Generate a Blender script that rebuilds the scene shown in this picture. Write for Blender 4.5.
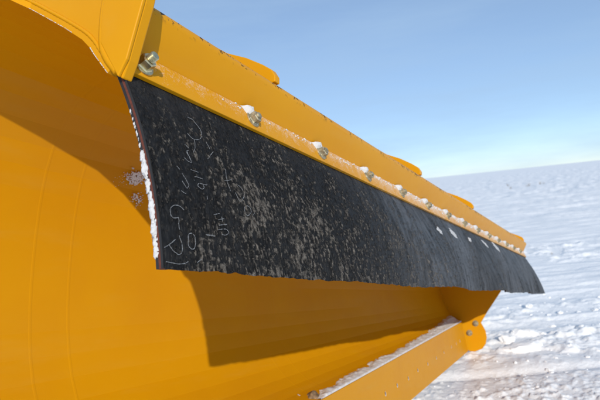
import bpy, bmesh, math, random
import numpy as np
from mathutils import Vector, Matrix, noise as mnoise

for o in list(bpy.data.objects):
    bpy.data.objects.remove(o)
scene = bpy.context.scene
COL = scene.collection
random.seed(7)
RNG = np.random.default_rng(11)

# ------------------------------------------------------------------ camera, frames
FPX = 550.0                       # focal length in pixels of the 600x400 photograph
def nrm(v):
    v = np.array(v, float); return v / np.linalg.norm(v)
# "cam" axes: right, forward, up.  Level direction from the (tilted) horizon:
UPC = nrm((-0.105, -0.015, 0.994))
WY = nrm(np.array((0, 1, 0)) - np.dot((0, 1, 0), UPC) * UPC)
WX = np.cross(WY, UPC)
C2W = np.array([WX, WY, UPC])     # cam -> world rotation
CAMH = 1.462
CAM = np.array((0, 0, CAMH))
def ray(px, py):
    return np.array(((px - 300) / FPX, 1.0, -(py - 200) / FPX))
# plow axes: d along the top edge (vanishing point of the bolt row), e2 up, Fv forward
D = nrm(ray(615, 299))
E2 = nrm(UPC - np.dot(UPC, D) * D)
FV = np.cross(D, E2)
R_PLOW = Matrix([[float(np.dot(C2W[i], ax)) for ax in (FV, D, E2)] for i in range(3)])
BASE = np.array((-1.09, 4.80, -0.432))            # plow-frame point resting on the ground
def plow_to_world(p):
    p = np.asarray(p, float)
    return CAM + C2W @ (p[0] * FV + p[1] * D + p[2] * E2)
BASE_W = plow_to_world(BASE)

cam_data = bpy.data.cameras.new('camera')
cam = bpy.data.objects.new('camera', cam_data)
COL.objects.link(cam)
cam_data.sensor_width = 36.0
cam_data.lens = 36.0 * FPX / 600.0
cam_data.clip_start = 0.02
cam_data.clip_end = 20000
cols = [C2W @ np.array(v, float) for v in ((1, 0, 0), (0, 0, 1), (0, -1, 0))]
cam.matrix_world = Matrix([[cols[0][i], cols[1][i], cols[2][i], CAM[i]] for i in range(3)] + [[0, 0, 0, 1]])
scene.camera = cam
cam_data.dof.use_dof = True
cam_data.dof.focus_distance = 1.05
cam_data.dof.aperture_fstop = 9.0

# ------------------------------------------------------------------ sun, sky, exposure
LSUN = C2W @ nrm(1.42 * D - FV - 0.3727 * E2)     # travel direction of sunlight
sun_el = math.asin(-LSUN[2]); sun_az = math.atan2(-LSUN[0], -LSUN[1])
sd = bpy.data.lights.new('sun', 'SUN')
sd.energy = 2.95; sd.angle = math.radians(0.55); sd.color = (1.0, 0.93, 0.83)
sun = bpy.data.objects.new('sun', sd); COL.objects.link(sun)
sun.rotation_euler = Vector(LSUN).to_track_quat('-Z', 'Y').to_euler()
sun.location = (0, -5, 8)
world = bpy.data.worlds.new('World'); scene.world = world; world.use_nodes = True
wn = world.node_tree.nodes; wl = world.node_tree.links
bg = wn['Background']
sky = wn.new('ShaderNodeTexSky'); sky.sky_type = 'NISHITA'; sky.sun_disc = False
sky.sun_elevation = sun_el; sky.sun_rotation = sun_az % (2 * math.pi)
sky.altitude = 1500; sky.air_density = 0.8; sky.dust_density = 0.15; sky.ozone_density = 2.2
# thin high cirrus veil over the whole sky
wtc = wn.new('ShaderNodeTexCoord'); wmp = wn.new('ShaderNodeMapping'); wmp.inputs['Scale'].default_value = (1.0, 1.6, 7.0); wmp.inputs['Rotation'].default_value = (0.0, 0.12, 0.4)
wnz = wn.new('ShaderNodeTexNoise'); wnz.inputs['Scale'].default_value = 1.7; wnz.inputs['Detail'].default_value = 6; wnz.inputs['Roughness'].default_value = 0.6
wmr = wn.new('ShaderNodeMapRange'); wmr.inputs[1].default_value = 0.36; wmr.inputs[2].default_value = 0.68; wmr.inputs[3].default_value = 0.42; wmr.inputs[4].default_value = 0.72
wmx = wn.new('ShaderNodeMix'); wmx.data_type = 'RGBA'; wmx.inputs[7].default_value = (2.9, 4.2, 5.9, 1)
wl.new(wtc.outputs['Generated'], wmp.inputs[0]); wl.new(wmp.outputs[0], wnz.inputs['Vector']); wl.new(wnz.outputs['Fac'], wmr.inputs[0])
wl.new(wmr.outputs[0], wmx.inputs[0]); wl.new(sky.outputs[0], wmx.inputs[6])
wl.new(wmx.outputs[2], bg.inputs[0]); bg.inputs[1].default_value = 0.115
scene.view_settings.view_transform = 'Standard'
scene.view_settings.look = 'None'
scene.view_settings.exposure = 0.28
scene.view_settings.gamma = 1.0
scene.cycles.max_bounces = 12; scene.cycles.diffuse_bounces = 8
scene.render.resolution_x = 1024; scene.render.resolution_y = 683

# ------------------------------------------------------------------ helpers
def smooth(a, b, x):
    t = np.clip((np.asarray(x, float) - a) / (b - a), 0, 1); return t * t * (3 - 2 * t)
_P = RNG.random((256, 256))
def vnoise(x, y, seed=0):
    x = np.asarray(x, float) + seed * 17.31; y = np.asarray(y, float) + seed * 9.77
    xi = np.floor(x).astype(int); yi = np.floor(y).astype(int)
    fx = x - xi; fy = y - yi
    fx = fx * fx * fx * (fx * (fx * 6 - 15) + 10); fy = fy * fy * fy * (fy * (fy * 6 - 15) + 10)
    a = _P[xi & 255, yi & 255]; b = _P[(xi + 1) & 255, yi & 255]
    c = _P[xi & 255, (yi + 1) & 255]; d = _P[(xi + 1) & 255, (yi + 1) & 255]
    return (a * (1 - fx) + b * fx) * (1 - fy) + (c * (1 - fx) + d * fx) * fy
def fbm(x, y, o=4, seed=0):
    s = 0; a = 0.5; t = 0
    for k in range(o):
        ca, sa = math.cos(0.6 * k), math.sin(0.6 * k)
        s = s + a * vnoise((x * ca - y * sa) * 2 ** k, (x * sa + y * ca) * 2 ** k, seed + k); t += a; a *= 0.5
    return s / t

def mesh_obj(name, verts, faces, mat, parent=None, flat=True, angle=None):
    me = bpy.data.meshes.new(name)
    me.from_pydata([tuple(map(float, v)) for v in verts], [], faces)
    bm = bmesh.new(); bm.from_mesh(me); bmesh.ops.recalc_face_normals(bm, faces=bm.faces); bm.to_mesh(me); bm.free()
    if mat: me.materials.append(mat)
    o = bpy.data.objects.new(name, me); COL.objects.link(o)
    if parent is not None: o.parent = parent
    if angle is not None:
        me.shade_smooth()
        me.set_sharp_from_angle(angle=math.radians(angle))
    elif not flat:
        me.shade_smooth()
    return o
def grid_obj(name, P, mat, parent=None, flat=False, attr=None):
    """P: (n,m,3) array of points -> quad sheet built fast."""
    n, m = P.shape[:2]
    idx = np.arange(n * m).reshape(n, m)
    q = np.stack([idx[:-1, :-1], idx[1:, :-1], idx[1:, 1:], idx[:-1, 1:]], -1).reshape(-1, 4)
    me = bpy.data.meshes.new(name)
    me.vertices.add(n * m); me.vertices.foreach_set('co', P.reshape(-1).astype(np.float32))
    me.loops.add(q.size); me.loops.foreach_set('vertex_index', q.reshape(-1).astype(np.int32))
    me.polygons.add(len(q)); me.polygons.foreach_set('loop_start', (np.arange(len(q)) * 4).astype(np.int32))
    me.polygons.foreach_set('use_smooth', np.full(len(q), not flat))
    me.update(calc_edges=True); me.validate()
    if attr:
        for k, v in attr.items():
            a = me.attributes.new(k, 'FLOAT', 'POINT'); a.data.foreach_set('value', v.reshape(-1).astype(np.float32))
    me.materials.append(mat)
    o = bpy.data.objects.new(name, me); COL.objects.link(o)
    if parent is not None: o.parent = parent
    return o
def tag(o, label=None, cat=None, group=None, kind=None):
    if label: o['label'] = label
    if cat: o['category'] = cat
    if group: o['group'] = group
    if kind: o['kind'] = kind
    return o
def prism(poly, s0, s1, bevel=0.0):
    """closed polygon of (F,e2) extruded along the plow from s0 to s1 (plow frame verts)."""
    n = len(poly); v = []
    for s in (s0, s1): v += [(p[0], s, p[1]) for p in poly]
    f = [tuple(range(n)), tuple(range(2 * n - 1, n - 1, -1))]
    for i in range(n):
        j = (i + 1) % n; f.append((i, j, n + j, n + i))
    return v, f
def loc(verts):      # plow frame -> local coordinates of the plow's Empty
    return [(v[0] - BASE[0], v[1] - BASE[1], v[2] - BASE[2]) for v in verts]
def bevel_mod(o, w, seg=2, ang=40):
    m = o.modifiers.new('bevel', 'BEVEL'); m.width = w; m.segments = seg; m.limit_method = 'ANGLE'
    m.angle_limit = math.radians(ang); m.harden_normals = False
    return o
def catmull(pts, sub):
    pts = [np.array(p, float) for p in pts]; out = []
    for i in range(len(pts) - 1):
        p0 = pts[max(i - 1, 0)]; p1 = pts[i]; p2 = pts[i + 1]; p3 = pts[min(i + 2, len(pts) - 1)]
        for k in range(sub):
            t = k / sub
            out.append(0.5 * (2 * p1 + (p2 - p0) * t + (2 * p0 - 5 * p1 + 4 * p2 - p3) * t * t + (3 * p1 - p0 - 3 * p2 + p3) * t ** 3))
    out.append(pts[-1]); return np.array(out)
def tube(path, rad, seg=8):
    path = [Vector(p) for p in path]; V = []; Fc = []
    for i, p in enumerate(path):
        t = (path[min(i + 1, len(path) - 1)] - path[max(i - 1, 0)]).normalized()
        a = t.orthogonal().normalized() if i == 0 else (a - t * a.dot(t)).normalized()
        b = t.cross(a); r = rad[i] if hasattr(rad, '__len__') else rad
        for k in range(seg):
            w = 2 * math.pi * k / seg; V.append(p + (a * math.cos(w) + b * math.sin(w)) * r)
    for i in range(len(path) - 1):
        for k in range(seg):
            j = (k + 1) % seg
            Fc.append((i * seg + k, i * seg + j, (i + 1) * seg + j, (i + 1) * seg + k))
    Fc.append(tuple(range(seg))); Fc.append(tuple(range((len(path) - 1) * seg, len(path) * seg)))
    return V, Fc
def blob(rad, sub=3, rough=0.25, freq=2.0, seed=0, flat=1.0):
    bm = bmesh.new(); bmesh.ops.create_icosphere(bm, subdivisions=sub, radius=1)
    sv = Vector((seed * 3.7, seed * 1.3, seed * 7.1))
    for v in bm.verts:
        n = mnoise.fractal(v.co * freq + sv, 1.0, 2.0, 3)
        v.co = v.co * (1 + rough * n); v.co = Vector((v.co.x * rad[0], v.co.y * rad[1], v.co.z * rad[2]))
    V = [v.co.copy() for v in bm.verts]; F_ = [tuple(v.index for v in f.verts) for f in bm.faces]; bm.free()
    return V, F_

# ------------------------------------------------------------------ materials
class NT:
    def __init__(s, name):
        s.m = bpy.data.materials.new(name); s.m.use_nodes = True
        s.t = s.m.node_tree; s.n = s.t.nodes; s.p = s.n['Principled BSDF']
    def add(s, typ, **kw):
        n = s.n.new(typ)
        for k, v in kw.items():
            if k.startswith('i_'):
                key = k[2:]; key = int(key) if key.isdigit() else key.replace('_', ' ')
                n.inputs[key].default_value = v
            else: setattr(n, k, v)
        return n
    def link(s, a, b): s.t.links.new(a, b)
    def noise(s, vec, scale, detail=4, rough=0.55):
        n = s.add('ShaderNodeTexNoise'); n.inputs['Scale'].default_value = scale
        n.inputs['Detail'].default_value = detail; n.inputs['Roughness'].default_value = rough
        s.link(vec, n.inputs['Vector']); return n.outputs['Fac']
    def ramp(s, fac, a, b):
        n = s.add('ShaderNodeMapRange'); n.interpolation_type = 'SMOOTHSTEP'
        n.inputs[1].default_value = a; n.inputs[2].default_value = b; s.link(fac, n.inputs[0]); return n.outputs[0]
    def math(s, op, a, b=None):
        n = s.add('ShaderNodeMath', operation=op)
        for i, x in enumerate((a, b)):
            if x is None: continue
            if isinstance(x, (int, float)): n.inputs[i].default_value = x
            else: s.link(x, n.inputs[i])
        return n.outputs[0]
    def mix(s, fac, a, b):
        n = s.add('ShaderNodeMix', data_type='RGBA')
        if isinstance(fac, (int, float)): n.inputs[0].default_value = fac
        else: s.link(fac, n.inputs[0])
        for i, x in ((6, a), (7, b)):
            if isinstance(x, tuple): n.inputs[i].default_value = (*x, 1)
            else: s.link(x, n.inputs[i])
        return n.outputs[2]
    def bump(s, h, strength, dist=0.002):
        n = s.add('ShaderNodeBump'); n.inputs['Strength'].default_value = strength
        n.inputs['Distance'].default_value = dist; s.link(h, n.inputs['Height'])
        s.link(n.outputs[0], s.p.inputs['Normal']); return n
    def coord(s):
        return s.add('ShaderNodeTexCoord').outputs['Object']
    def scaled(s, vec, sc):
        n = s.add('ShaderNodeMapping'); n.inputs['Scale'].default_value = sc; s.link(vec, n.inputs[0]); return n.outputs[0]

YEL = (0.64, 0.285, 0.002)
def yellow(name, chips=False, dust=0.0, snow=False, rough=0.36):
    m = NT(name); c = m.coord()
    n1 = m.noise(c, 3.5, 4); n2 = m.noise(c, 45, 5)
    col = m.mix(m.ramp(n1, 0.3, 0.75), YEL, (0.61, 0.262, 0.003))
    # thin road film: faint dull streaks
    streak_tone = m.noise(m.scaled(c, (9, 1.2, 9)), 2.0, 6, 0.65)
    col = m.mix(m.math('MULTIPLY', m.ramp(streak_tone, 0.5, 0.85), 0.18 + dust), col, (0.57, 0.33, 0.06))
    specks = m.noise(c, 130, 2, 0.5)
    col = m.mix(m.math('MULTIPLY', m.ramp(specks, 0.80, 0.83), 0.7), col, (0.10, 0.07, 0.03))
    rgh = m.math('ADD', m.math('MULTIPLY', n2, 0.16), rough - 0.05)
    if chips:
        sx = m.add('ShaderNodeSeparateXYZ'); m.link(c, sx.inputs[0])
        edge = m.ramp(sx.outputs[2], 0.862, 0.882)
        cl = m.noise(c, 9, 2, 0.5); ch = m.noise(m.scaled(c, (1, 1, 1)), 105, 2, 0.5)
        f = m.math('MULTIPLY', edge, m.ramp(m.math('ADD', ch, m.math('MULTIPLY', cl, 0.5)), 0.83, 0.86))
        col = m.mix(f, col, (0.035, 0.028, 0.022)); rgh = m.math('ADD', rgh, m.math('MULTIPLY', f, 0.3))
    if snow:
        sx = m.add('ShaderNodeSeparateXYZ'); m.link(c, sx.inputs[0])
        far = m.ramp(sx.outputs[1], -4.3, -2.6)
        up = m.ramp(sx.outputs[2], 0.755, 0.812)
        a = m.noise(c, 260, 3, 0.7); b = m.noise(c, 38, 4, 0.6)
        amt = m.math('ADD', m.math('MULTIPLY', far, 0.16), m.math('MULTIPLY', up, 0.15))
        amt = m.math('ADD', amt, m.math('MULTIPLY', b, 0.35))
        amt = m.math('ADD', amt, m.math('MULTIPLY', a, 0.6))
        f = m.ramp(amt, 0.56, 0.90)
        col = m.mix(m.math('MULTIPLY', f, 0.68), col, (0.74, 0.75, 0.75)); rgh = m.math('ADD', rgh, m.math('MULTIPLY', f, 0.4))
    m.link(col, m.p.inputs['Base Color']); m.link(rgh, m.p.inputs['Roughness'])
    m.p.inputs['Specular IOR Level'].default_value = 0.14
    m.bump(m.noise(c, 420, 3), 0.06, 0.0006)
    return m.m
M_YEL = yellow('yellow paint')
M_YELE = yellow('yellow paint, chipped', chips=True)
M_YELB = yellow('yellow paint, snow dusted', snow=True, dust=0.1)
M_YELC = yellow('yellow paint, cutting edge', dust=0.12, rough=0.42)

def mat_snow(name, fine=1.0, dirty=0.0, alb=1.0):
    m = NT(name); c = m.coord()
    n = m.noise(c, 2.2, 5, 0.6)
    col = m.mix(n, tuple(alb * x for x in (0.865, 0.865, 0.875)), tuple(alb * x for x in (0.92, 0.915, 0.91)))
    if dirty:
        col = m.mix(m.math('MULTIPLY', m.ramp(m.noise(c, 18, 5, 0.65), 0.5, 0.8), dirty), col, (0.55, 0.50, 0.45))
    m.link(col, m.p.inputs['Base Color']); m.p.inputs['Roughness'].default_value = 0.75
    m.p.inputs['Specular IOR Level'].default_value = 0.25
    h = m.math('ADD', m.noise(c, 26 * fine, 6, 0.62), m.math('MULTIPLY', m.noise(c, 160 * fine, 3, 0.6), 0.25))
    m.bump(h, 0.55, 0.02 / fine)
    return m.m
M_SNOW = mat_snow('field snow')
M_PACK = mat_snow('packed snow', 6.0, 0.4, 0.80)
M_SMEAR = mat_snow('thin grey snow', 8.0, 0.9, 0.55)
M_WHITE = mat_snow('clean packed snow', 8.0, 0.3, 0.68)

def mat_rubber():
    m = NT('rubber belting with dried mud'); c = m.coord()
    at = m.add('ShaderNodeAttribute', attribute_name='mud').outputs['Fac']
    film_sheen = m.add('ShaderNodeAttribute', attribute_name='streak_tone').outputs['Fac']
    fine = m.noise(m.scaled(c, (1, 1, 0.45)), 260, 5, 0.7)
    f = m.ramp(m.math('ADD', at, m.math('MULTIPLY', m.math('SUBTRACT', fine, 0.5), 1.5)), 0.30, 0.95)
    mudc = m.mix(m.ramp(m.math('ADD', m.math('MULTIPLY', m.noise(c, 60, 4, 0.7), 0.5), m.math('MULTIPLY', m.noise(c, 380, 3, 0.7), 0.5)), 0.36, 0.66), (0.024, 0.020, 0.017), (0.215, 0.19, 0.16))
    streak_tone = m.noise(m.scaled(c, (1, 1.6, 0.22)), 22, 6, 0.7)
    base = m.mix(m.math('MULTIPLY', m.ramp(streak_tone, 0.32, 0.72), film_sheen), (0.0055, 0.0055, 0.006), (0.105, 0.110, 0.120))  # grey film and painted sheen both lighten the base colour here
    grain = m.noise(m.scaled(c, (1, 1, 0.35)), 210, 5, 0.75)
    base = m.mix(m.math('MULTIPLY', m.ramp(grain, 0.46, 0.72), 0.75), base, (0.050, 0.047, 0.043))
    m.link(m.mix(f, base, mudc), m.p.inputs['Base Color'])
    m.link(m.math('SUBTRACT', m.math('ADD', m.math('MULTIPLY', f, 0.30), 0.64), m.math('MULTIPLY', film_sheen, 0.16)), m.p.inputs['Roughness'])
    m.link(m.math('ADD', m.math('MULTIPLY', film_sheen, 0.30), 0.10), m.p.inputs['Specular IOR Level'])
    h = m.math('ADD', m.math('MULTIPLY', grain, 1.5), m.math('MULTIPLY', f, 0.7)); m.bump(h, 0.9, 0.0030)
    return m.m
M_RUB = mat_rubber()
def plain(name, col, rough=0.6, metal=0.0, var=0.25, scale=60, bump=0.2):
    m = NT(name); c = m.coord(); n = m.noise(c, scale, 5, 0.6)
    d = tuple(x * (1 - var) for x in col); b = tuple(min(1, x * (1 + var)) for x in col)
    m.link(m.mix(m.ramp(n, 0.25, 0.75), d, b), m.p.inputs['Base Color'])
    m.p.inputs['Roughness'].default_value = rough; m.p.inputs['Metallic'].default_value = metal
    m.bump(n, bump, 0.001); return m.m
M_BLACK = plain('black rubber ply', (0.016, 0.016, 0.017), 0.75)
M_RED = plain('red brown fabric ply', (0.115, 0.027, 0.014), 0.85, scale=200)
M_CHALK = plain('chalk', (0.18, 0.185, 0.19), 0.9, scale=300)
M_ZINC = plain('yellow zinc plate', (0.62, 0.55, 0.34), 0.34, 1.0, 0.35, 90)
M_ZINCD = plain('dull zinc plate', (0.42, 0.37, 0.25), 0.5, 0.75, 0.5, 120, 0.5)
M_HOLE = plain('dark hole', (0.02, 0.018, 0.015), 0.9)
M_MUD = plain('frozen mud', (0.20, 0.13, 0.07), 0.85, 0, 0.6, 60, 0.8)
M_GRASS = plain('dry stubble', (0.22, 0.17, 0.11), 0.9)
M_STEEL = plain('dark steel', (0.16, 0.15, 0.13), 0.45, 0.7)

# ------------------------------------------------------------------ ground: one sheet of snow out to the horizon
TRACK = 0.05
def ground_h(x, y):
    r = np.hypot(x, y); q = y + TRACK * x                       # bands run across the view
    h = 0.05 * (fbm(x * 0.11, y * 0.13, 3, 1) - 0.5) * smooth(6, 25, r)
    h = h + 3.0 * (fbm(x * 0.004, y * 0.004, 3, 5) - 0.5) * smooth(80, 900, r)
    h = h + 0.5 * (fbm(x * 0.015, y * 0.03, 3, 6) - 0.5) * smooth(18, 120, r)
    sast = fbm(x * 0.45 + 3, q * 1.7, 4, 2)                    # wind ridges
    h = h + (0.07 + 0.20 * smooth(9, 40, r)) * (np.abs(sast - 0.5) * -2 + 0.5) * smooth(4.9, 7.5, r) * smooth(400, 60, r)
    lump = smooth(4.15, 4.45, q) * smooth(6.3, 5.6, q) + 0.9 * smooth(8.0, 8.6, q) * smooth(11.5, 9.8, q) + 0.35 * smooth(13, 15, q) * smooth(24, 18, q)
    lump = lump * (1 - 0.85 * np.exp(-((q - 5.25) / 0.16) ** 2))
    lump = lump * smooth(0.30, 0.62, fbm(x * 0.9, q * 1.3, 3, 8))
    n = fbm(x * 6.5, y * 7.5, 5, 3)
    h = h + lump * 0.125 * np.maximum(n - 0.46, -0.05)
    gran = smooth(4.15, 3.6, q)                                 # granular rubble nearest the camera
    g = fbm(x * 19, y * 19, 3, 4)
    h = h + (0.30 + gran) * 0.042 * np.maximum(g - 0.47, -0.02) * smooth(14, 6, r)
    h = h + 0.012 * (fbm(x * 2.2, q * 3.5, 3, 9) - 0.5)
    rut = np.exp(-((q - 4.05 - 0.03 * np.sin(x * 0.7)) / 0.07) ** 2) - 0.8 * np.exp(-((q - 6.75) / 0.25) ** 2)
    h = h - 0.03 * rut + 0.02 * np.exp(-((q - 5.42) / 0.06) ** 2) - 0.015 * np.exp(-((q - 5.22) / 0.12) ** 2) + 0.02 * np.exp(-((q - 7.3) / 0.1) ** 2)
    return h
def ground_z0():
    return float(ground_h(np.array([BASE_W[0]]), np.array([BASE_W[1]]))[0])
GZ = BASE_W[2] - ground_z0() - 0.004
def gz(x, y):
    return float(ground_h(np.array([x]), np.array([y]))[0]) + GZ
az = np.concatenate([np.arange(-180, -12, 6.0), np.arange(-12, 46, 0.1), np.arange(46, 181, 5.0)])
az[-1] = 180.0
rr = [0.35, 0.7, 1.1, 1.5, 1.8, 2.1, 2.35]
while rr[-1] < 9000: rr.append(rr[-1] + max(0.013, rr[-1] ** 2 / 1900))
rr = np.array(rr)
A, Rr = np.meshgrid(np.radians(az), rr, indexing='ij')
GX = np.sin(A) * Rr; GY = np.cos(A) * Rr
gP = np.stack([GX, GY, ground_h(GX, GY) + GZ], -1)
ground = grid_obj('snow_field', gP, M_SNOW)
tag(ground, 'open snow field with wind ridges and broken lumps reaching the horizon', 'snow', kind='structure')

# ------------------------------------------------------------------ the plow
plow = bpy.data.objects.new('snow_plow', None); COL.objects.link(plow)
plow.matrix_world = Matrix.Translation(Vector(BASE_W)) @ R_PLOW.to_4x4()
tag(plow, 'yellow steel snow plow with rubber deflector flap bolted along its top edge', 'snow plow')
PM = plow.matrix_world.copy()
S0, S1 = 0.53, 4.80

TOPP = [(-.627, .328), (-.658, .363), (-.690, .397), (-.785, .459), (-.880, .514), (-.975, .549), (-1.075, .553), (-1.175, .517),
        (-1.248, .440), (-1.291, .335), (-1.309, .220), (-1.315, .100)]
NEARB = [(-1.315, .100), (-1.312, -.030), (-1.294, -.160), (-1.248, -.280), (-1.160, -.380), (-1.050, -.440), (-.930, -.475)]
FARB = [(-1.315, .100), (-1.300, .030), (-1.270, -.060), (-1.232, -.135), (-1.185, -.175), (-1.155, -.190), (-1.130, -.195)]
PN = catmull(TOPP + NEARB[1:], 2); PF = catmull(TOPP + FARB[1:], 2)
def prof(s):
    t = (s - S0) / (4.75 - S0); return PN * (1 - t) + PF * t
def offset_profile(p, w):
    t = np.gradient(p, axis=0); t /= np.linalg.norm(t, axis=1)[:, None]
    n = np.stack([t[:, 1], -t[:, 0]], 1)        # going back/up first: outward (convex) side
    n = np.where((n @ np.array([0.0, 0.0]) >= 0)[:, None], n, n)
    c = np.array([-0.85, 0.02])
    sgn = np.sign(((p - c) * n).sum(1)); n = n * sgn[:, None]
    return p + n * (w if np.isscalar(w) else np.asarray(w)[:, None])

# concave moldboard sheet, bent in narrow facets, with the print of the rib welds
RIBS = [0.972, 2.02, 2.93]
svals = list(np.linspace(S0, S1 - 0.012, 40))
welds = [r + o for r in RIBS for o in (-0.058, 0.055)]
wset = {}
for w in welds:
    for o_, h_ in ((-.005, 0), (-.002, .00028), (.002, .00028), (.005, 0)):
        wset[round(w + o_, 5)] = h_
svals = sorted([s for s in svals if all(abs(s - w) > 0.012 for w in welds)] + list(wset))
inn = []
for s in svals:
    p = prof(s); h_ = wset.get(round(s, 5), 0)
    if h_: p = offset_profile(p, -h_)
    inn.append(np.concatenate([p[:, :1], np.full((len(p), 1), s), p[:, 1:]], 1))
inn = np.array(inn); ns, npf = inn.shape[:2]
out = np.array([np.concatenate([q[:, :1], np.full((npf, 1), s), q[:, 1:]], 1) for s in svals for q in [offset_profile(prof(s), 0.010)]])
for arr in (inn, out):          # unseen rear of near edge, stretched past the end plate for its shadow
    arr[0, :, 1] -= 0.30 * np.clip((-0.868 - arr[0, :, 0]) / 0.13, 0, 1) * (np.arange(npf) > 4) * np.clip((npf - 6 - np.arange(npf)) / 6, 0, 1)
V = [tuple(x) for x in inn.reshape(-1, 3)] + [tuple(x) for x in out.reshape(-1, 3)]
Fc = []; off = ns * npf
for i in range(ns - 1):
    for j in range(npf - 1):
        a = i * npf + j; Fc.append((a, a + npf, a + npf + 1, a + 1)); Fc.append((off + a, off + a + 1, off + a + npf + 1, off + a + npf))
for j in range(npf - 1):
    Fc.append((j, j + 1, off + j + 1, off + j)); a = (ns - 1) * npf + j; Fc.append((a, off + a, off + a + 1, a + 1))
for i in range(ns - 1):
    a = i * npf; Fc.append((a, off + a, off + a + npf, a + npf)); a = i * npf + npf - 1; Fc.append((a, a + npf, off + a + npf, off + a))
mold = mesh_obj('moldboard', loc(V), Fc, M_YEL, plow, angle=4.0)

# clamp bar / flange geometry (plow frame)
NB = np.array((0.925, 0.379)); MB = np.array((0.379, -0.925))
BC = np.array((-0.605, 0.354))                     # bar centre on its front face
BS0 = S0 + 0.021
fl = [(-.6185, .373), (-.6075, .396), (-.5895, .435), (-.590, .443), (-.594, .4505), (-.601, .4555), (-.610, .4575), (-.624, .4585), (-.632, .44), (-.637, .373)]
v, f = prism(fl, BS0, S1 - 0.012); flange = mesh_obj('flange', loc(v), f, M_YELE, plow, angle=35)
def barpt(n, m): q = BC + NB * n + MB * m; return (q[0], q[1])
v, f = prism([barpt(0, -.0245), barpt(0, .0245), barpt(-.008, .0245), barpt(-.008, -.0245)], BS0, S1 - 0.012)
bar = bevel_mod(mesh_obj('clamp_bar', loc(v), f, M_YELB, plow), 0.0012)
v, f = prism([barpt(-.024, -.030), barpt(-.024, .016), barpt(-.032, .018), barpt(-.034, -.028)], BS0, S1 - 0.012)
mesh_obj('backing_strip', loc(v), f, M_YEL, plow)

# ribs and end plates follow the outside of the sheet
def rib_poly(s, front, hood, back, inner=0.0102):
    p = prof(s); k = len(p)
    w = np.interp(np.arange(k), [0, 6, 12, 20, k - 5, k - 1], [hood, hood, (hood + back) / 2, back, back, 0.035])
    o = offset_profile(p, w); i_ = offset_profile(p, inner)
    st = next(j for j in range(k) if o[j, 0] < front[-1][0] - 0.03)
    en = k - 1
    return [tuple(x) for x in front] + [tuple(x) for x in o[st:en]] + [tuple(x) for x in i_[en - 1:0:-1]]
def add_rib(s):
    fr = [(-.640, .385), (-.636, .455), (-.628, .4635), (-.606, .466), (-.606, .480), (-.616, .496), (-.640, .513), (-.685, .539), (-.740, .563)]
    v, f = prism(rib_poly(s, fr, 0.13, 0.08), s - 0.010, s + 0.010)
    o = bevel_mod(mesh_obj('rib', loc(v), f, M_YELE if False else M_YEL, plow), 0.002, 2, 50); return o
for s in RIBS: add_rib(s)
fr = [(-.612, .3245), (-.597, .314), (-.585, .340), (-.559, .424), (-.554, .447), (-.557, .466), (-.571, .490), (-.600, .520), (-.660, .570), (-.740, .610)]
v, f = prism(rib_poly(S0 + .004, fr, 0.13, 0.09, 0.0102), S0 + 0.001, BS0 - 0.001)
near_plate = bevel_mod(mesh_obj('end_plate', loc(v), f, M_YEL, plow), 0.0025, 2, 50)
tag(near_plate, 'thick welded plate closing the near end of the plow')
# stiffening gusset lying on the near plate's front edge, and the weld bead round it
g = [(-.600, .3155), (-.5842, .340), (-.5582, .424), (-.5532, .447), (-.5562, .466), (-.5702, .4905), (-.5994, .5208), (-.632, .516), (-.637, .480), (-.644, .430), (-.642, .378)]
v, f = prism(g, S0 - 0.005, S0 + 0.0015)
bevel_mod(mesh_obj('gusset', loc(v), f, M_YEL, near_plate), 0.0022, 3, 30)
def weld(name, pts2, s, r, parent, sub=10, rip=1.0):
    p = catmull(pts2, sub); path = []; rad = []
    seglen = np.concatenate([[0], np.cumsum(np.linalg.norm(np.diff(p, axis=0), axis=1))])
    L = np.arange(0, seglen[-1], 0.0035)
    x = np.interp(L, seglen, p[:, 0]); y = np.interp(L, seglen, p[:, 1])
    for i in range(len(L)):
        path.append((x[i], s, y[i])); rad.append(r * (1 + rip * (0.10 * math.sin(L[i] / 0.010 * 6.283) + random.uniform(-.06, .06))))
    v, f = tube(path, rad, 8)
    return mesh_obj(name, loc(v), f, M_YEL, parent, flat=False)
o13 = offset_profile(prof(S0), 0.0125)
weld('weld_bead', [tuple(x) for x in o13[1:9]], S0 + 0.0015, 0.0036, near_plate, 4)
weld('weld_bead', [(-.608, .328), (-.630, .352), (-.6425, .378), (-.6445, .430), (-.637, .482), (-.632, .518)], S0 + 0.0028, 0.0078, near_plate, 10, 0.1)

# far end plate: closes the concave side, carries the lobe with two bolts
fe = [(-.640, .375), (-.610, .452), (-.6065, .474), (-.6165, .494), (-.650, .512), (-.706, .536), (-.80, .585), (-.95, .64), (-1.1, .645), (-1.27, .57), (-1.37, .44), (-1.40, .2),
      (-1.40, .0), (-1.35, -.15), (-1.25, -.25), (-1.13, -.31), (-1.135, -.405), (-1.085, -.428), (-1.04, -.428), (-.985, -.405), (-.955, -.365), (-.944, -.315), (-.950, -.262), (-.968, -.225), (-.984, -.196),
      (-.93, -.11), (-.832, .03), (-.74, .165), (-.665, .29)]
v, f = prism(fe, S1 - 0.010, S1 + 0.006)
far_plate = bevel_mod(mesh_obj('end_plate', loc(v), f, M_YEL, plow), 0.002, 2, 50)
tag(far_plate, 'bright plate closing the far end of the plow, rounded lobe with two bolts')

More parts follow.
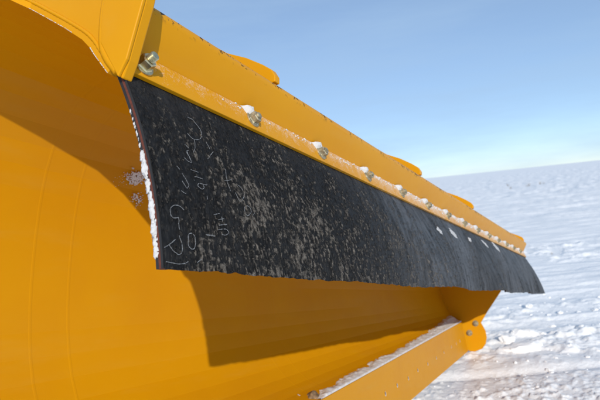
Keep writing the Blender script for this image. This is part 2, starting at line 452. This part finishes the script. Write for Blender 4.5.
def px_on_s(px, py, s):            # photo pixel -> (F,e2) on the section at distance s along the plow
    r = ray(px, py); k = s / np.dot(r, D); return (k * np.dot(r, FV), k * np.dot(r, E2))
def hexbolt(name, centre, axis, parent, size=1.0, length=0.024, zinc=None):
    M_ZINC_ = zinc or M_ZINC
    """washer + hex nut + stud end, one thing with sub-parts; centre/axis in plow frame."""
    ax = Vector(axis).normalized(); q = ax.to_track_quat('Z', 'Y').to_matrix().to_4x4()
    def lathe(rz, seg, rot=0):
        V = []; Fq = []
        for (r, z) in rz:
            for k in range(seg): w = 2 * math.pi * k / seg + rot; V.append(Vector((r * math.cos(w) * size, r * math.sin(w) * size, z * size)))
        for i in range(len(rz) - 1):
            for k in range(seg): j = (k + 1) % seg; Fq.append((i * seg + k, i * seg + j, (i + 1) * seg + j, (i + 1) * seg + k))
        Fq.append(tuple(range(seg))); Fq.append(tuple(range((len(rz) - 1) * seg, len(rz) * seg)))
        return V, Fq
    rot = random.uniform(0, 1)
    def put(nm, V, Fq, mat, par, ang):
        T = Matrix.Translation(Vector(centre)) @ q
        return mesh_obj(nm, loc([T @ x for x in V]), Fq, mat, par, angle=ang)
    nut = put(name, *lathe([(.0165, 0), (.0165, .0025), (.0145, .0045), (.0136, .0046), (.0136, .0150), (.0118, .0168)], 6 * 1, rot), M_ZINC_, parent, 20)
    put('washer', *lathe([(.0195, -.0005), (.0198, .0010), (.0192, .0026), (.012, .0028)], 28), M_ZINC_, nut, 40)
    rz = [(.0078, .01)]; z = .0165
    while z < length: rz += [(.0078, z), (.0069, z + .0008), (.0078, z + .0016)]; z += .0018
    rz += [(.0064, z + .001), (.003, z + .0012)]
    put('stud', *lathe(rz, 18), M_ZINC_, nut, 25)
    return nut

BOLT_S = [0.577 + 0.300 * k for k in range(14)]
ax3 = (NB[0], 0, NB[1])
for k, s in enumerate(BOLT_S):
    hexbolt('bolt', (BC[0] + NB[0] * .0004, s, BC[1] + NB[1] * .0004), ax3, plow, 1.0 if k == 0 else 0.9, 0.026 if k == 0 else 0.020, None if k == 0 else M_ZINCD)
# open slot in the bar beside the first bolt
v, f = [], []
for i in range(16):
    w = 2 * math.pi * i / 16
    q = BC + NB * 0.0008 + MB * (0.005 * math.sin(w) - 0.012); v.append((q[0], 0.564 + 0.0085 * math.cos(w), q[1]))
mesh_obj('slot', loc(v), [tuple(range(16))], M_HOLE, bar)
for (px, py) in ((475.5, 323.5), (469.5, 333.0)):
    F_, e_ = px_on_s(px, py, S1 - 0.01)
    hexbolt('bolt', (F_, S1 - 0.0105, e_), (0, -1, 0), far_plate, 1.25, 0.020, M_ZINCD)

# cutting edge plate with its row of punched holes
def cut_pt(s, h):     # h: 0 top .. 1 bottom
    t = (4.75 - s)
    F_ = -1.13 + .047 * t + 0.003; e_ = -.1895 - .066 * t
    return np.array((F_ + 0.040 * h, e_ - .236 * h))
SC1 = 4.742
nsg = 24; V = []; Fc = []
ss = np.linspace(S0 + .03, SC1, nsg)
for s in ss:
    a = cut_pt(s, 0); b = cut_pt(s, 1); n_ = np.array((.986, .17)) * 0.016
    for q in (a, b, b - n_, a - n_): V.append((q[0], s, q[1]))
for i in range(nsg - 1):
    for j in range(4):
        k = (j + 1) % 4; Fc.append((i * 4 + j, i * 4 + k, i * 4 + 4 + k, i * 4 + 4 + j))
Fc += [(0, 1, 2, 3), tuple((nsg - 1) * 4 + j for j in (0, 1, 2, 3))]
cut = bevel_mod(mesh_obj('cutting_edge', loc(V), Fc, M_YELC, plow), 0.002)
HOLE_PX = [(385.2, 394), (397, 385.5), (408, 378.5), (417.6, 370.5), (427.6, 364), (436, 358), (443.6, 352.5), (451, 347), (456, 343.5), (459.6, 341)]
def cut_ray(px, py):
    r = ray(px, py); a, b, c = np.dot(r, D), np.dot(r, FV), np.dot(r, E2); best = None
    for s in np.linspace(0.6, 4.8, 1600):
        k = s / a; e_ = k * c; h = (cut_pt(s, 0)[1] - e_) / .236; err = abs(cut_pt(s, h)[0] - k * b)
        if best is None or err < best[0]: best = (err, s, h)
    return best[1], best[2]
for (px, py) in HOLE_PX:
    s, h = cut_ray(px, py); c0 = cut_pt(s, h); n_ = np.array((.986, .17))
    u_ = np.array((.17, -.986)); rv = []; N_ = 14; r0 = 0.0135
    for (rad, dep) in ((r0 * 1.25, .0006), (r0 * 1.02, .0032), (r0 * .86, .0010)):   # burr ring round the hole
        for k in range(N_):
            w = 2 * math.pi * k / N_; q = c0 + n_ * dep + u_ * rad * math.sin(w); rv.append((q[0], s + rad * math.cos(w), q[1]))
    rf = [(a * N_ + k, a * N_ + (k + 1) % N_, (a + 1) * N_ + (k + 1) % N_, (a + 1) * N_ + k) for a in range(2) for k in range(N_)]
    ring = mesh_obj('bolt_hole', loc(rv), rf, M_YELC, cut, flat=False)
    dv = []
    for k in range(N_):
        w = 2 * math.pi * k / N_; q = c0 + n_ * .0010 + u_ * r0 * .86 * math.sin(w); dv.append((q[0], s + r0 * .86 * math.cos(w), q[1]))
    mesh_obj('plug', loc(dv), [tuple(range(N_))], M_SMEAR, cut)
    dv = []
    for k in range(N_):
        w = 2 * math.pi * k / N_; q = c0 + n_ * .0014 + u_ * (r0 * .55 * math.sin(w) - .003); dv.append((q[0], s - .002 + r0 * .55 * math.cos(w), q[1]))
    mesh_obj('hole', loc(dv), [tuple(range(N_))], M_STEEL, cut)

# ------------------------------------------------------------------ rubber flap
FB0 = BC + NB * -.009 + MB * -.022
FB1 = BC + NB * -.009 + MB * .026
FB2 = np.array((-.527, .190)); FB3 = np.array((-.507, .037))
FT = 0.0135
def flap_curve(v):
    v = np.asarray(v, float)[..., None]
    a = FB0 + (FB1 - FB0) * np.clip(v / 0.14, 0, 1)
    t = np.clip((v - 0.14) / 0.86, 0, None)
    b = FB1 * (1 - t) ** 2 + 2 * FB2 * t * (1 - t) + FB3 * t * t
    return np.where(v < 0.14, a, b)
def flap_normal(v):
    t = flap_curve(np.asarray(v) + 0.004) - flap_curve(np.asarray(v) - 0.004)
    n = np.stack([-t[..., 1], t[..., 0]], -1); return n / np.linalg.norm(n, axis=-1, keepdims=True)
def flap_wave(s, v):
    k = np.clip((np.asarray(v) - 0.16) / 0.84, 0, 1) ** 1.3
    w = 0.026 * np.sin(s * 6.6 + 1.0) * smooth(1.0, 1.9, s) + 0.009 * np.sin(s * 12.9 + 2.1) * smooth(1.3, 2.6, s) + 0.004 * np.sin(s * 21 + 1) * smooth(2, 3.2, s)
    return w * k + 0.002 * np.sin(s * 18) * k
def mud_field(s, v):
    y = v * 0.33
    warp = (fbm(s * 60, y * 30, 2, 31) - 0.5) * 0.010
    a = fbm((s + warp) * 270, y * 112 + s * 9, 4, 21)          # stringy, running down the belt
    a2 = fbm((s - warp) * 300, y * 190, 3, 27)                # small specks
    b = fbm(s * 13, y * 10, 3, 22)
    cover = smooth(0.60, 0.95, s + 0.22 * v) * (1 - 0.8 * smooth(0.95, 2.5, s)) * (0.40 + 0.60 * smooth(0.15, 0.7, v))
    cover = cover + 0.35 * smooth(0.93, 1.0, v) + 0.10
    m = a * 1.3 + b * 0.40 - 1.095 + 0.27 * cover
    m2 = a2 * 1.2 + b * 0.3 - 1.00 + 0.16 * cover
    return np.maximum(smooth(0.0, 0.30, m), 0.75 * smooth(0.0, 0.14, m2))
def flap_disp(s, v, mud):
    y = v * 0.33
    return 0.0034 * mud * (0.4 + fbm(s * 160, y * 120, 3, 25)) * smooth(0.13, 0.2, v) + flap_wave(s, v)
def flap_point(s, v, extra=0.0, mud=None):
    s = np.asarray(s, float); v = np.asarray(v, float)
    mud = mud_field(s, v) if mud is None else mud
    p = flap_curve(v) + flap_normal(v) * (flap_disp(s, v, mud) + extra)[..., None]
    return np.stack([p[..., 0], s, p[..., 1]], -1)
sl = [S0 + 0.010]
while sl[-1] < S1 - 0.02: sl.append(sl[-1] + 0.0021 * max(sl[-1], 0.55) / 0.62)
sl[-1] = S1 - 0.02
sl = np.array(sl); vl = np.concatenate([np.linspace(0, .13, 5), np.linspace(0.15, 1, 150)])
Sg, Vg = np.meshgrid(sl, vl, indexing='ij')
rag = 0.016 * (fbm(sl * 45, sl * 0 + 3.3, 3, 41) - 0.5) + 0.02 * (fbm(sl * 5, sl * 0 + 8, 2, 42) - 0.5)   # torn lower edge
Vr = Vg * (1 + (rag * smooth(0.0, 0.08, sl - S0 - .01))[:, None])
mud = mud_field(Sg, Vr)
P = flap_point(Sg, Vr, 0, mud)
# far corner of the belt hangs a little longer
P = P - BASE
streak_tone = smooth(1.0, 2.2, Sg) * 0.55 + 0.10 + 0.5 * np.exp(-((Sg - 1.66 - .18 * Vr) / .26) ** 2) + 0.5 * np.exp(-((Sg - 2.35 - .1 * Vr) / .2) ** 2) + 0.35 * smooth(2.9, 3.6, Sg) + 0.15 * (1 - smooth(0.1, 0.3, Vr))  # grey film on the rubber, with sheen bands painted in as paler colour
flap = grid_obj('rubber_flap', P, M_RUB, plow, attr={'mud': mud, 'streak_tone': streak_tone})
tag(flap, 'black rubber belt flap caked with dried mud and chalk writing')
# rear plies, seen as layers on the cut end
def ply(name, n0, n1, mat, coarse):
    sg = sl[::coarse]; sg = np.append(sg, sl[-1]); vg = np.linspace(0, 0.995, 40)
    S_, V_ = np.meshgrid(sg, vg, indexing='ij')
    rg = np.interp(sg, sl, rag * smooth(0.0, 0.08, sl - S0 - .01)); V_ = V_ * (1 + rg[:, None]) * (1 - 0.03 * smooth(0.55, 0.62, sg))[:, None]
    base = flap_curve(V_); nn = flap_normal(V_); w = flap_wave(S_, V_)
    a = base + nn * (w + n0)[..., None]; b = base + nn * (w + n1)[..., None]
    A_ = np.stack([a[..., 0], S_, a[..., 1]], -1); B_ = np.stack([b[..., 0], S_, b[..., 1]], -1)
    n, m = S_.shape; V3 = np.concatenate([A_.reshape(-1, 3), B_.reshape(-1, 3)]); o_ = n * m; Fq = []
    for i in range(n - 1):
        for j in range(m - 1):
            q = i * m + j; Fq += [(q, q + m, q + m + 1, q + 1), (o_ + q, o_ + q + 1, o_ + q + m + 1, o_ + q + m)]
    for j in range(m - 1):
        Fq.append((j, j + 1, o_ + j + 1, o_ + j)); q = (n - 1) * m + j; Fq.append((q, o_ + q, o_ + q + 1, q + 1))
    for i in range(n - 1):
        q = i * m; Fq.append((q, o_ + q, o_ + q + m, q + m)); q = i * m + m - 1; Fq.append((q, q + m, o_ + q + m, o_ + q))
    return mesh_obj(name, loc([tuple(x) for x in V3]), Fq, mat, flap, angle=40)
ply('front_ply', -.0004, -.0045, M_BLACK, 5)
ply('fabric_ply', -.0046, -.0085, M_RED, 5)
ply('back_ply', -.0086, -.0135, M_BLACK, 5)

# chalk handwriting (strokes read off the photograph, laid on the belt)
def Z(x0, y0, sc, pts): return [(x0 + x / sc, y0 + y / sc) for x, y in pts]
STROKES = [
    Z(150, 110, 8, [(290, 62), (330, 85), (365, 125), (395, 165), (405, 200), (395, 232), (370, 242), (335, 235), (305, 210), (290, 190)]),
    Z(150, 110, 8, [(345, 240), (350, 275), (352, 310), (340, 345)]),
    Z(150, 110, 8, [(272, 275), (302, 312)]), Z(150, 110, 8, [(300, 328), (286, 335), (300, 370), (318, 400)]),
    Z(150, 110, 8, [(455, 395), (495, 340)]), Z(150, 110, 8, [(440, 260), (470, 320)]),
    Z(150, 150, 8, [(290, 15), (304, 60), (325, 105), (298, 92), (268, 62)]),
    Z(150, 150, 8, [(315, 160), (380, 182)]), Z(150, 150, 8, [(350, 217), (382, 222), (412, 236)]), Z(150, 150, 8, [(345, 240), (356, 245)]),
    Z(150, 150, 8, [(450, 282), (420, 280), (385, 270), (380, 292), (408, 316), (425, 305), (415, 285)]),
    Z(150, 150, 8, [(250, 190), (285, 240), (305, 285), (288, 308), (262, 270), (250, 250)]), Z(150, 150, 8, [(245, 325), (262, 342), (284, 350)]),
    Z(150, 150, 8, [(208, 130), (232, 158)]), Z(150, 150, 8, [(450, 370), (456, 400)]),
    Z(200, 150, 8, [(190, 160), (205, 250), (235, 335)]), Z(200, 150, 8, [(185, 250), (220, 247), (255, 238)]),
    Z(200, 150, 8, [(290, 285), (325, 320), (341, 360), (332, 395), (312, 420), (296, 398), (270, 345)]),
    Z(200, 190, 4, [(175, 65), (190, 70), (198, 90), (185, 105), (175, 95), (172, 75), (180, 65)]), Z(200, 190, 4, [(203, 106), (213, 94)]),
    Z(200, 190, 4, [(25, 182), (55, 186)]), Z(200, 190, 4, [(68, 121), (92, 116)]), Z(200, 190, 4, [(83, 108), (86, 128)]),
    Z(200, 190, 4, [(72, 142), (102, 139)]), Z(200, 190, 4, [(70, 160), (98, 158), (110, 172), (98, 182), (84, 178)]), Z(200, 190, 4, [(50, 100), (75, 95)]),
    Z(150, 200, 5.33, [(178, 55), (155, 35), (125, 30), (105, 48), (105, 80), (120, 97), (148, 95)]),
    Z(150, 200, 5.33, [(148, 95), (150, 130), (155, 160)]),
    Z(150, 200, 5.33, [(150, 190), (165, 230), (166, 278), (150, 292), (125, 275), (98, 240)]), Z(150, 200, 5.33, [(70, 255), (100, 238), (130, 212)]),
    Z(150, 200, 5.33, [(222, 178), (205, 184), (200, 220), (210, 255), (230, 262), (242, 235), (238, 200), (226, 182)]),
    Z(150, 200, 5.33, [(78, 330), (110, 335), (150, 342), (185, 338), (202, 328)]), Z(150, 200, 5.33, [(250, 335), (278, 312)]), Z(150, 200, 5.33, [(295, 185), (340, 190)]),
]
VT = np.linspace(0.0, 1.0, 2000); FCV = flap_curve(VT)
def flap_ray(px, py):
    r = ray(px, py); a, b, c = np.dot(r, D), np.dot(r, FV), np.dot(r, E2)
    i = int(np.argmin(np.abs(FCV[:, 1] * b - FCV[:, 0] * c))); return FCV[i, 0] / b * a, VT[i]
for st in STROKES:
    p = catmull(st, 8); L = np.concatenate([[0], np.cumsum(np.linalg.norm(np.diff(p, axis=0), axis=1))])
    t = np.arange(0, L[-1] + 0.2, 0.45); pts = np.stack([np.interp(t, L, p[:, 0]), np.interp(t, L, p[:, 1])], 1)
    sv = np.array([flap_ray(*q) for q in pts]); 
    c3 = flap_point(sv[:, 0], sv[:, 1], np.full(len(sv), 0.0006), np.full(len(sv), 0.62))
    nn = flap_normal(sv[:, 1]); n3 = np.stack([nn[:, 0], np.zeros(len(nn)), nn[:, 1]], -1)
    tg = np.gradient(c3, axis=0); tg /= np.linalg.norm(tg, axis=1)[:, None] + 1e-9
    sd_ = np.cross(tg, n3); V = []; Fc = []
    for i in range(len(c3)):
        w = 0.00062 * random.uniform(0.3, 1.25); V += [c3[i] - sd_[i] * w, c3[i] + n3[i] * 0.0004, c3[i] + sd_[i] * w]
    for i in range(len(c3) - 1):
        if random.random() < 0.03: continue
        a = i * 3; Fc += [(a, a + 1, a + 4, a + 3), (a + 1, a + 2, a + 5, a + 4)]
    if Fc: mesh_obj('chalk_mark', loc(V), Fc, M_CHALK, flap, flat=False)

# ------------------------------------------------------------------ snow and mud lying on the plow (things of their own)
def place_on_plow(name, V, Fq, mat, base):
    """V in plow frame; object origin at base point (plow frame)."""
    b = Vector(base); T = PM @ Matrix.Translation(b - Vector(BASE))
    o = mesh_obj(name, [Vector(v) - b for v in V], Fq, mat, None, flat=False); o.matrix_world = T; return o
ORD = ['second', 'third', 'fourth', 'fifth', 'sixth', 'seventh', 'eighth', 'ninth', 'tenth', 'eleventh', 'twelfth', 'thirteenth', 'fourteenth']
for k, s in enumerate(BOLT_S[1:]):
    sc = 0.66 + 0.09 * min(k, 7); na, nb = 26, 16; VV = []; Fq = []
    for a in range(na):
        for b in range(nb):
            ds = (-0.052 + 0.056 * a / (na - 1)) * sc; m_ = -0.0246 + 0.022 * b / (nb - 1)
            lim = -0.0235 + 0.019 * float(smooth(-0.050, -0.008, ds / sc)) + 0.006 * (float(fbm(np.array(s * 50 + ds * 90), np.array(1.7), 2, 61)) - .5)
            h_ = 0.0115 * float(smooth(-0.052, -0.010, ds / sc)) * float(smooth(0.002, 0.007, ds / sc - 0.008) * 0 + 1) * max(0.0, min(1.0, (lim - m_) / 0.010))
            h_ += (0.004 * (float(fbm(np.array((s + ds) * 160), np.array(m_ * 160), 3, 62)) - .5)) * (h_ > 0.001) * min(1, h_ / .006)
            if a in (0, na - 1): h_ = -0.001
            q = BC + NB * (h_ - 0.0006) + MB * m_
            VV.append((q[0], s + ds, q[1]))
    for a in range(na - 1):
        for b in range(nb - 1):
            q = a * nb + b; Fq.append((q, q + nb, q + nb + 1, q + 1))
    o = place_on_plow('snow_drift', VV, Fq, M_WHITE, (BC[0], s - .016, BC[1]))
    tag(o, 'small wedge of snow packed behind the %s bolt from the near bracket' % ORD[k], 'snow', 'snow wedges behind the bolts')

def crumbs(name, items, mat, label, base, rough=0.35, freq=1.8):
    Vs = []; Fs = []
    for (c, rad, sd2, sub) in items:
        V, Fq = blob(rad, sub, rough, freq, sd2); o = len(Vs)
        Vs += [Vector(c) + v for v in V]; Fs += [tuple(i + o for i in q) for q in Fq]
    ob = place_on_plow(name, Vs, Fs, mat, base); tag(ob, label, 'snow', kind='stuff'); return ob
items = []
for i in range(650):
    s = 0.75 + 4.0 * random.random() ** 0.8
    far = 0.75 * float(smooth(0.7, 2.8, s))
    m_ = random.uniform(-0.0235, -0.0235 + 0.010 + 0.034 * far * random.random())
    r_ = random.uniform(0.0008, 0.0022 + 0.0035 * far)
    q = BC + NB * (0.0002) + MB * m_; items.append(((q[0], s, q[1]), (r_ * .8, r_ * 1.8, r_), i % 37, 1))
crumbs('snow_crust', items, M_WHITE, 'thin crust of blown snow grains stuck along the clamp bar', (BC[0], 2.5, BC[1]))

# packed snow on the near cut edge of the flap (behind the fabric ply)
items = []
vv = 0.3
while vv < 0.93:
    big = 0.12 + 0.88 * float(smooth(0.46, 0.58, vv)); big *= random.uniform(0.7, 1.15)
    p = flap_curve(np.array(vv)) + flap_normal(np.array(vv)) * -0.0120
    items.append(((p[0], S0 + 0.011 + random.uniform(-.001, .003), p[1]), (0.0034 * big + .0008, 0.0036 * big + 0.0012, 0.008 * big + .002), int(vv * 500), 3))
    vv += (0.007 + 0.014 * big) * random.uniform(0.8, 1.25) * (1.7 if random.random() < .12 else 1)
crumbs('snow_edging', items, M_WHITE, 'lumpy white snow packed down the near cut edge of the rubber flap', (-.56, S0 + .01, .18), 0.6, 2.6)

items = []
pe_ = prof(S0)
for i in range(520):
    j = random.random() ** 0.9 * 7.9; k = int(j); q = pe_[k] + (pe_[k + 1] - pe_[k]) * (j - k)
    if 3.0 < j < 4.6 or random.random() < .35: continue
    r_ = random.uniform(.0003, .0008); items.append(((q[0], S0 - .0004, q[1] + .0006), (r_ * 1.6, r_ * .7, r_ * .9), i % 31, 1))
crumbs('snow_rime', items, M_WHITE, 'thin white rime line along the lower edge of the near bracket', (-.7, S0, .4))

# snow lying along the top of the cutting edge
sA, sB = 1.93, 4.74
sg = np.arange(sA, sB, 0.006); rows = []; al = np.concatenate([[0.0], np.linspace(0.004, 0.17, 34)])
for s in sg:
    p = prof(s)[::-1]; L = np.concatenate([[0], np.cumsum(np.linalg.norm(np.diff(p, axis=0), axis=1))])
    far = float(smooth(4.0, 4.65, s)); grow = float(smooth(sA - .01, sA + .15, s))
    px_ = np.interp(al, L, p[:, 0]); py_ = np.interp(al, L, p[:, 1]); ss_ = np.full(len(al), s)
    lim = (0.056 + 0.012 * float(smooth(2.2, 4.0, s)) + 0.05 * far) * (0.35 + 0.65 * grow) + 0.050 * (fbm(ss_ * 11, al * 14, 4, 51) - .5) + 0.022 * (fbm(ss_ * 60, al * 60, 3, 52) - .5)
    th = np.clip((lim - al) * 0.55, -0.004, 0.014) + 0.009 * (fbm(ss_ * 45, al * 45, 4, 53) - .5) * (lim > al)
    n_ = np.stack([np.gradient(py_, al), -np.gradient(px_, al)], 1); n_ /= np.linalg.norm(n_, axis=1)[:, None]
    n_ = np.where(n_[:, 1:2] < -0.2, -n_, n_)
    c0 = cut_pt(s, 0)
    q = np.stack([px_, py_], 1) + n_ * th[:, None]; q[0] = (c0[0] - .001, c0[1] + .001)
    rows.append([(c[0], s, c[1]) for c in q])
V = [q for r in rows for q in r]; w = len(rows[0])
Fc = [(i * w + j, (i + 1) * w + j, (i + 1) * w + j + 1, i * w + j + 1) for i in range(len(rows) - 1) for j in range(w - 1)]
o = place_on_plow('snow_ridge', V, Fc, M_PACK, (rows[0][0][0], 3.3, -.3))
tag(o, 'ragged strip of snow lying along the top of the yellow cutting edge', 'snow')
# frozen clumps at the near end of that strip
def on_ledge(px, py, s):
    r = ray(px, py); k = s / np.dot(r, D); return (k * np.dot(r, FV), s, k * np.dot(r, E2))
def clump(name, px, py, s, rad, mat, label, seed, sub=3):
    c = on_ledge(px, py, s); V, Fq = blob(rad, sub, 0.45, 1.3, seed)
    return tag(place_on_plow(name, [Vector(c) + v for v in V], Fq, mat, c), label, 'clump')
clump('frozen_clump', 313, 398, 1.95, (.022, .032, .028), M_MUD, 'brown frozen clump of mud and snow on the cutting edge', 5)
clump('snow_clump', 299, 401, 1.90, (.012, .012, .022), M_PACK, 'small whitish clump beside the brown frozen clump', 9)

# white snow smears on the far half of the flap
for i, (x0, y0, x1, y1, w) in enumerate([(436, 227, 441, 235, .012), (449, 228, 457, 238, .016), (468, 237, 471, 242, .010), (481, 240, 488, 248, .016), (491, 241, 500, 252, .022)]):
    n = 9; V = []; Fc = []
    for a in range(n):
        t = a / (n - 1); px = x0 + (x1 - x0) * t; py = y0 + (y1 - y0) * t; s, v_ = flap_ray(px, py)
        hw = w * math.sin(math.pi * (0.08 + 0.84 * t)) * random.uniform(0.6, 1.3) * 2.8
        for b in range(5):
            u = (-1 + b / 2) * random.uniform(.92, 1.08); p = flap_point(np.array(s + u * hw), np.array(v_), np.array(0.0008 + 0.004 * (1 - u * u) * math.sin(math.pi * t))); V.append(tuple(p))
    for a in range(n - 1):
        for b in range(4): q = a * 5 + b; Fc.append((q, q + 5, q + 6, q + 1))
    o = place_on_plow('snow_smear', V, Fc, M_SMEAR, V[len(V) // 2])
    tag(o, ['short white snow smear on the flap, leftmost of five', 'long white snow smear on the flap, second from left', 'faint small snow smear on the flap, third of five', 'white snow smear on the flap, fourth from left', 'broad white snow smear on the flap, rightmost of five'][i], 'snow', 'snow smears on the far flap')

# blown snow stuck inside the moldboard left of the flap, small grains
PMID = prof(0.95)
def mold_ray(px, py):
    r = ray(px, py); a, b, c = np.dot(r, D), np.dot(r, FV), np.dot(r, E2); best = None
    for s in np.linspace(0.54, 4.7, 400):
        k = s / a; q = np.array((k * b, k * c)); p = prof(s); d_ = np.min(np.linalg.norm(p - q, axis=1))
        if best is None or d_ < best[0]: best = (d_, s, q)
    p = prof(best[1]); i = int(np.argmin(np.linalg.norm(p - best[2], axis=1))); return (best[2][0], best[1], best[2][1])
for (cx, cy, rx, ry, n, lab) in [(136, 178, 17, 7, 300, 'pale spatter of blown snow on the moldboard beside the flap edge'), (136, 199, 7, 9, 60, 'smaller snow spatter on the moldboard below the pale one')]:
    c0 = mold_ray(cx, cy); items = []
    cA = np.array(mold_ray(cx + rx, cy)); cB = np.array(mold_ray(cx, cy + ry)); c0 = np.array(c0)
    for i in range(n):
        a = random.gauss(0, .45); b = random.gauss(0, .45); q = c0 + (cA - c0) * a + (cB - c0) * b + np.array((0.004, 0, 0))
        r_ = random.uniform(.0008, .0036) * (1.3 - min(1, abs(a)))
        items.append((tuple(q), (r_ * .5, r_ * 1.5, r_), i, 1))
    crumbs('snow_spatter', items, M_PACK, lab, tuple(c0))

# ------------------------------------------------------------------ loose snow on the ground
def world_on_ground(px, py):
    r = C2W @ ray(px, py); k = (GZ - CAM[2]) / r[2]; p = CAM + r * k; return p
def chunk(px, py, rad, seed, label, group=None, rz=0.0):
    p = world_on_ground(px, py); V, Fq = blob(rad, 3, 0.42, 1.1, seed)
    V = [Vector((v.x, v.y, max(v.z, -rad[2] * .55))) for v in V]
    o = mesh_obj('snow_chunk', V, Fq, M_SNOW, None, angle=28); o.location = (p[0], p[1], gz(p[0], p[1]) + rad[2] * .30); o.rotation_euler.z = rz
    return tag(o, label, 'snow', group)
chunk(524, 349, (.16, .08, .045), 3, 'largest flat slab of broken snow right of the plow corner', None, .05)
chunk(507, 342, (.07, .05, .05), 4, 'upright snow chunk just left of the largest slab')
for i in range(18):
    px = random.uniform(492, 600); py = random.uniform(296, 336) if i < 11 else random.uniform(355, 398)
    k = random.uniform(.5, 1.1) * (0.036 if i < 11 else 0.018)
    chunk(px, py, (k * random.uniform(.9, 1.6), k, k * .6), 20 + i, 'loose chunk of broken snow lying on the snow field', 'loose snow chunks', random.uniform(0, 3))
# fine rubble that nobody could count
Vs = []; Fs = []
for i in range(700):
    x = random.uniform(0.3, 4.6); y = 2.6 + 4.0 * random.random() ** 1.3
    q = y + TRACK * x
    keep = 1.0 if q < 4.0 else (0.15 if q < 4.2 else (0.55 if q < 6.0 else 0.12))
    if random.random() > keep: continue
    k = random.uniform(.003, .009) * (1 if q < 4.2 else 1.5)
    V, Fq = blob((k * random.uniform(.8, 1.5), k, k * .75), 1, .5, 1.5, i % 53); o_ = len(Vs)
    zz = gz(x, y) + k * .05
    Vs += [v + Vector((x, y, zz)) for v in V]; Fs += [tuple(j + o_ for j in f_) for f_ in Fq]
rub = mesh_obj('snow_rubble', Vs, Fs, M_SNOW, None, angle=30); tag(rub, 'fine crumbled snow rubble scattered over the near snow', 'snow', kind='stuff')
# dry grass poking through the far snow
for i, (px, py) in enumerate([(508, 187), (511, 190), (527, 187.5), (529, 186.5), (540, 185), (544, 184), (552, 256)]):
    p = world_on_ground(px, py); Vs = []; Fs = []
    dist = math.hypot(p[0], p[1])
    hgt = 0.26 if dist > 15 else 0.05
    for b in range(14):
        a = random.uniform(0, 6.28); l = random.uniform(.5, 1) * hgt; le = random.uniform(.1, .5) * l; r0 = random.uniform(0, hgt * .4); w_ = hgt * .016
        bx, by = r0 * math.cos(a), r0 * math.sin(a)
        v, f = tube([(bx, by, -.05), (bx + le * .3 * math.cos(a), by + le * .3 * math.sin(a), l * .6), (bx + le * math.cos(a), by + le * math.sin(a), l)], [w_, w_ * .8, w_ * .2], 3)
        o_ = len(Vs); Vs += v; Fs += [tuple(j + o_ for j in q) for q in f]
    o = mesh_obj('grass_tuft', Vs, Fs, M_GRASS); o.location = (p[0], p[1], gz(p[0], p[1]))
    tag(o, 'dry grass tuft poking through the snow field', 'grass', 'dry grass tufts')
